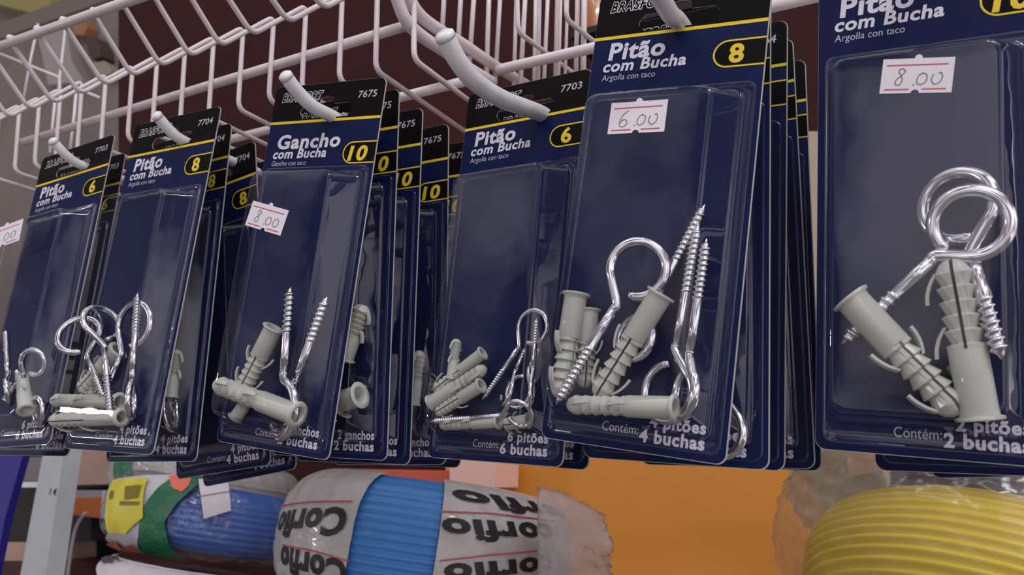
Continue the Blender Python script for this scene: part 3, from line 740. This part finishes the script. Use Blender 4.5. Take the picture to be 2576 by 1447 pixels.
# bag above and behind, and the one below
d3 = Drum(W(520, 1215, .98), .105, .022, .024, (-8, 3)); r3 = empty('cable_bag', d3.m)
tag(r3, 'grey translucent bag with green corner behind the blue cable bag', 'cable bag')
d3.shell('cable_coil', mat('grey_cable', (120, 124, 122), .5), r3, ridge=.002, nr=8)
d3.shell('milky_bag', MILKB, r3, eps=.006, wob=.0012)
d3.patch('green_print', [(305, 1165), (345, 1165), (350, 1205), (310, 1205)], GREEN, r3, .009)
d4 = Drum(W(488, 1499, .69), .075, .0155, .022, (-8, 3)); r4 = empty('cable_bag', d4.m)
tag(r4, 'bag below the blue cable bag with yellow lettering and white label', 'cable bag')
d4.shell('cable_coil', mat('teal_cable', (36, 70, 76), .45), r4, ridge=.0016, nr=10)
d4.shell('clear_bag', CLEARB, r4, eps=.0045, wob=.0010)
d4.patch('white_label', [(285, 1424), (420, 1426), (560, 1434), (690, 1441), (690, 1475), (285, 1475)], LAB, r4, .010)
d4.patch('yellow_print', [(302, 1396), (350, 1392), (352, 1414), (300, 1417)], YLAB, r4, .010)
for i in range(7):
    cx_, w_ = 376 + i * 32, 13 - i * .6
    o = d4.patch('yellow_letter', [(cx_ + w_ * math.cos(a * PI / 5) * 1.15, 1411 + i * 1.5 - w_ * math.sin(a * PI / 5)) for a in range(10)], YLAB, r4, .0095)
    d4.patch('letter_counter', [(cx_ + w_ * .45 * math.cos(a * PI / 5), 1411 + i * 1.5 - w_ * .4 * math.sin(a * PI / 5)) for a in range(10)], INK, r4, .0105)
for k, (x0, x1) in enumerate(((284, 312), (316, 330), (334, 346), (351, 384))):
    d4.patch('label_print', [(x0, 1432), (x1, 1434), (x1 - 3, 1446), (x0, 1444)], mat('grey_ink', (70, 70, 76), .6), r4, .011)

# yellow coil at the right
d5 = Drum(W(2530, 1548, .51), .124, .037, .034, (-26, 11), 2.3); r5 = empty('cable_roll', d5.m)
tag(r5, 'yellow cable coil in a wrinkled translucent plastic bag', 'cable roll')
d5.shell('cable_coil', YELC, r5, ridge=.0038, nr=12, seg=160)
d6 = Drum(d5.m.translation + Vector((-.002, .002, .022)), .141, .060, .06, (-26, 11), 2.2)
bo = d6.shell('clear_bag', film('wrinkled_bag', (.95, .94, .90), .10, .04, .2, bump=(22, .010), edge=.45), None, wob=.0022); bo.matrix_world = d6.m
gt = d6.shell('gathered_bag_top', film('milky_bag_top', (.92, .88, .82), .68, .04, .25, bump=(30, .012), edge=.4), None, eps=.002, wob=.0035, z0=.22, z1=1); gt.matrix_world = d6.m
gt.parent = r5; gt.matrix_parent_inverse = d5.m.inverted()
bo.parent = r5; bo.matrix_parent_inverse = d5.m.inverted()

# ---------------------------------------------------------------- post, boxes and clutter
STEEL = mat('grey_painted_steel', (176, 180, 184), .45, noise=(40, .08))
po = empty('steel_post', loc=on_y(120, 1300, .66)); tag(po, 'light grey perforated angle post at the lower left', 'post')
bm = bmesh.new()
A = [on_y(x, y, .66) for x, y in ((112, 1120), (163, 1120), (98, 1560), (30, 1560))]
f4 = [A[0], A[1], A[2], A[3]]; prism(bm, f4, [p + EY * .002 for p in f4])
s4 = [A[1], A[1] + Vector((.006, .022, 0)), A[2] + Vector((.006, .022, 0)), A[2]]
prism(bm, s4, [p + Vector((-.002, .001, 0)) for p in s4])
o = obj('angle_steel', bm, STEEL, None); o.parent = po; o.matrix_parent_inverse = Matrix.Translation(-po.location)
def disc(name, c, n, rx, rz, m, parent):
    bm = bmesh.new(); t = EZ.cross(n).normalized(); u = n.cross(t)
    P = [c + t * rx * math.cos(k * PI / 9) + u * rz * math.sin(k * PI / 9) for k in range(18)]
    prism(bm, [p + n * .0004 for p in P], [p - n * .0006 for p in P])
    o = obj(name, bm, m, None); o.parent = parent; o.matrix_parent_inverse = Matrix.Translation(-parent.location); return o
HOLE = mat('hole_dark', (38, 36, 36), .8); SLOT = mat('slot_grey', (128, 130, 132), .6)
disc('bolt_hole', on_y(127, 1236, .66), -EY, 0.003, .0052, SLOT, po)
nn = Vector((.022, -.006, 0)).normalized(); e0 = on_y(140, 1236, .66)
disc('bolt_hole', on_plane(147, 1238, e0 + nn * .0006, nn), nn, .0062, .0056, HOLE, po)
def carton(name, pix, y, d, m, label, cat): return tag(board(name, pix, y, d, m, .0008), label, cat)
PINKC = mat('pinkish_cardboard', (196, 162, 146), .7, noise=(20, .1)); DRED = mat('dark_red_box', (72, 36, 34), .6)
carton('storage_bin', [(-200, 1090), (74, 1090), (14, 1300), (-50, 1620), (-200, 1620)], .74, .012, mat('purple_blue_plastic', (44, 36, 128), .4), 'purple blue plastic bin at the lower left corner', 'bin')
carton('grey_box', [(40, 1150), (150, 1150), (150, 1212), (40, 1212)], .95, .1, mat('grey_card', (128, 122, 122), .7), 'grey box behind the post, above the bright strip', 'box')
carton('edge_reflection_strip', [(20, 1213), (175, 1213), (175, 1227), (20, 1227)], .93, .01, mat('edge_reflection_white', (245, 245, 250), .2), 'bright white lamp reflection along the shelf edge behind the post', 'shelf strip')  # lamp reflection on the edge, painted as a near-white strip
carton('black_box', [(-20, 1230), (230, 1230), (230, 1362), (-20, 1362)], .97, .1, mat('black_card', (34, 31, 32), .6), 'black box behind the post', 'box')
carton('cardboard_box', [(-60, 1365), (120, 1365), (120, 1412), (-60, 1412)], .95, .1, PINKC, 'pinkish cardboard box at the lower left behind the post', 'box')
carton('dark_red_box', [(-60, 1413), (150, 1413), (150, 1620), (-60, 1620)], .95, .1, DRED, 'dark red box under the pinkish cardboard one', 'box')
carton('cardboard_box', [(165, 1120), (278, 1120), (312, 1218), (165, 1222)], .95, .12, PINKC, 'pale cardboard box right of the post top', 'box')
cb = empty('orange_carton', loc=on_y(230, 1270, .92)); tag(cb, 'white carton with orange side panel right of the post', 'carton')
def sub(name, pix, y, d, m, parent):
    o = board(name, pix, y, d, m, .0004); o.parent = parent; o.matrix_parent_inverse = Matrix.Translation(-parent.location); return o
sub('box_body', [(150, 1234), (292, 1234), (280, 1308), (150, 1292)], .92, .1, mat('grey_pink_card', (170, 156, 160), .7), cb)
sub('orange_panel', [(178, 1254), (256, 1252), (252, 1303), (172, 1292)], .919, .0015, mat('orange_print', (196, 104, 36), .5), cb)
sub('white_end_label', [(258, 1236), (290, 1236), (278, 1306), (252, 1303)], .9185, .0015, mat('white_card', (224, 214, 222), .6), cb)
setting('cavity_shade_board', [(-700, 1000), (900, 1000), (900, 2300), (-700, 2300)], 1.12, .02, DARKB)  # dark board stands in for the shade of the cavity behind the boxes
g = obj('metal_rod', tube_bm(catmull([on_y(215, 1290, .86), on_y(196, 1318, .86), on_y(182, 1365, .86), on_y(160, 1520, .86)], 6), .0030, 10), mat('dull_steel', (150, 146, 146), .5), None, True)
tag(g, 'thin grey metal rod standing in the dark gap right of the post', 'rod')
pk = mat('pink_carton', (232, 186, 172), .6)
carton('pink_box', [(1130, 1150), (1248, 1150), (1246, 1228), (1130, 1222)], .74, .05, pk, 'small pale pink box just above the wrapped cable roll', 'box')
carton('red_package', [(895, 1180), (1135, 1184), (1128, 1235), (890, 1235)], .76, .04, mat('red_plastic', (196, 76, 52), .45), 'red package behind the wrapped cable roll top', 'package')
carton('pink_slip', [(2120, 1130), (2190, 1130), (2225, 1188), (2140, 1200)], .80, .02, mat('salmon_card', (224, 160, 148), .6), 'salmon pink card corner below the right packs', 'card')
# far clutter at the upper left
bm = bmesh.new(); prf = [(.0, 0), (.028, 0), (.03, .01), (.03, .07), (.024, .085), (.012, .095), (.012, .11), (.0, .112)]
loft(bm, [[Vector((max(q, .0005) * math.cos(k * PI / 12), max(q, .0005) * math.sin(k * PI / 12), z)) for k in range(24)] for q, z in prf], True)
o = obj('amber_bottle', bm, mat('amber_plastic', (160, 92, 44), .25, coat=.4), None, True); o.location = on_y(1497, 118, .78); o.scale = (.65, .65, .95); tag(o, 'amber bottle glimpsed between the wire basket and the pack priced 6.00', 'bottle')
def far(name, pix, y, d, m, label, cat): return tag(board(name, pix, y, d, m, .003), label, cat)
far('olive_bag', [(-60, -80), (100, -80), (130, 12), (90, 36), (30, 20), (-60, -5)], 1.65, .1, mat('olive_plastic', (150, 140, 84), .5), 'olive yellow bag on the far shelf, top left corner', 'bag')
far('pale_carton', [(90, 75), (166, 58), (178, 150), (213, 205), (120, 215)], 1.70, .05, mat('pale_grey_card', (158, 152, 148), .7), 'pale grey carton on the far wall behind the slanted wires', 'carton')
far('orange_packet', [(178, 44), (206, 42), (222, 68), (210, 88), (186, 88)], 1.70, .05, mat('ochre_packet', (158, 112, 74), .6), 'small ochre packet behind the slanted wires', 'packet')
far('brown_pot', [(212, 96), (236, 90), (252, 116), (256, 142), (232, 150), (222, 136)], 1.69, .06, mat('brown_clay', (74, 58, 50), .7), 'round brown pot behind the slanted wires', 'pot')
far('pale_packet', [(226, 158), (262, 152), (284, 180), (262, 196), (236, 180)], 1.70, .05, mat('pale_olive', (150, 146, 126), .6), 'pale packet under the brown pot', 'packet')
far('far_shelf_edge', [(-80, 128), (-80, 88), (330, -70), (330, -20)], 1.1, .02, mat('grey_brown_shelf', (112, 102, 92), .6), 'grey brown shelf edge above the wire basket rail, top left', 'shelf edge')
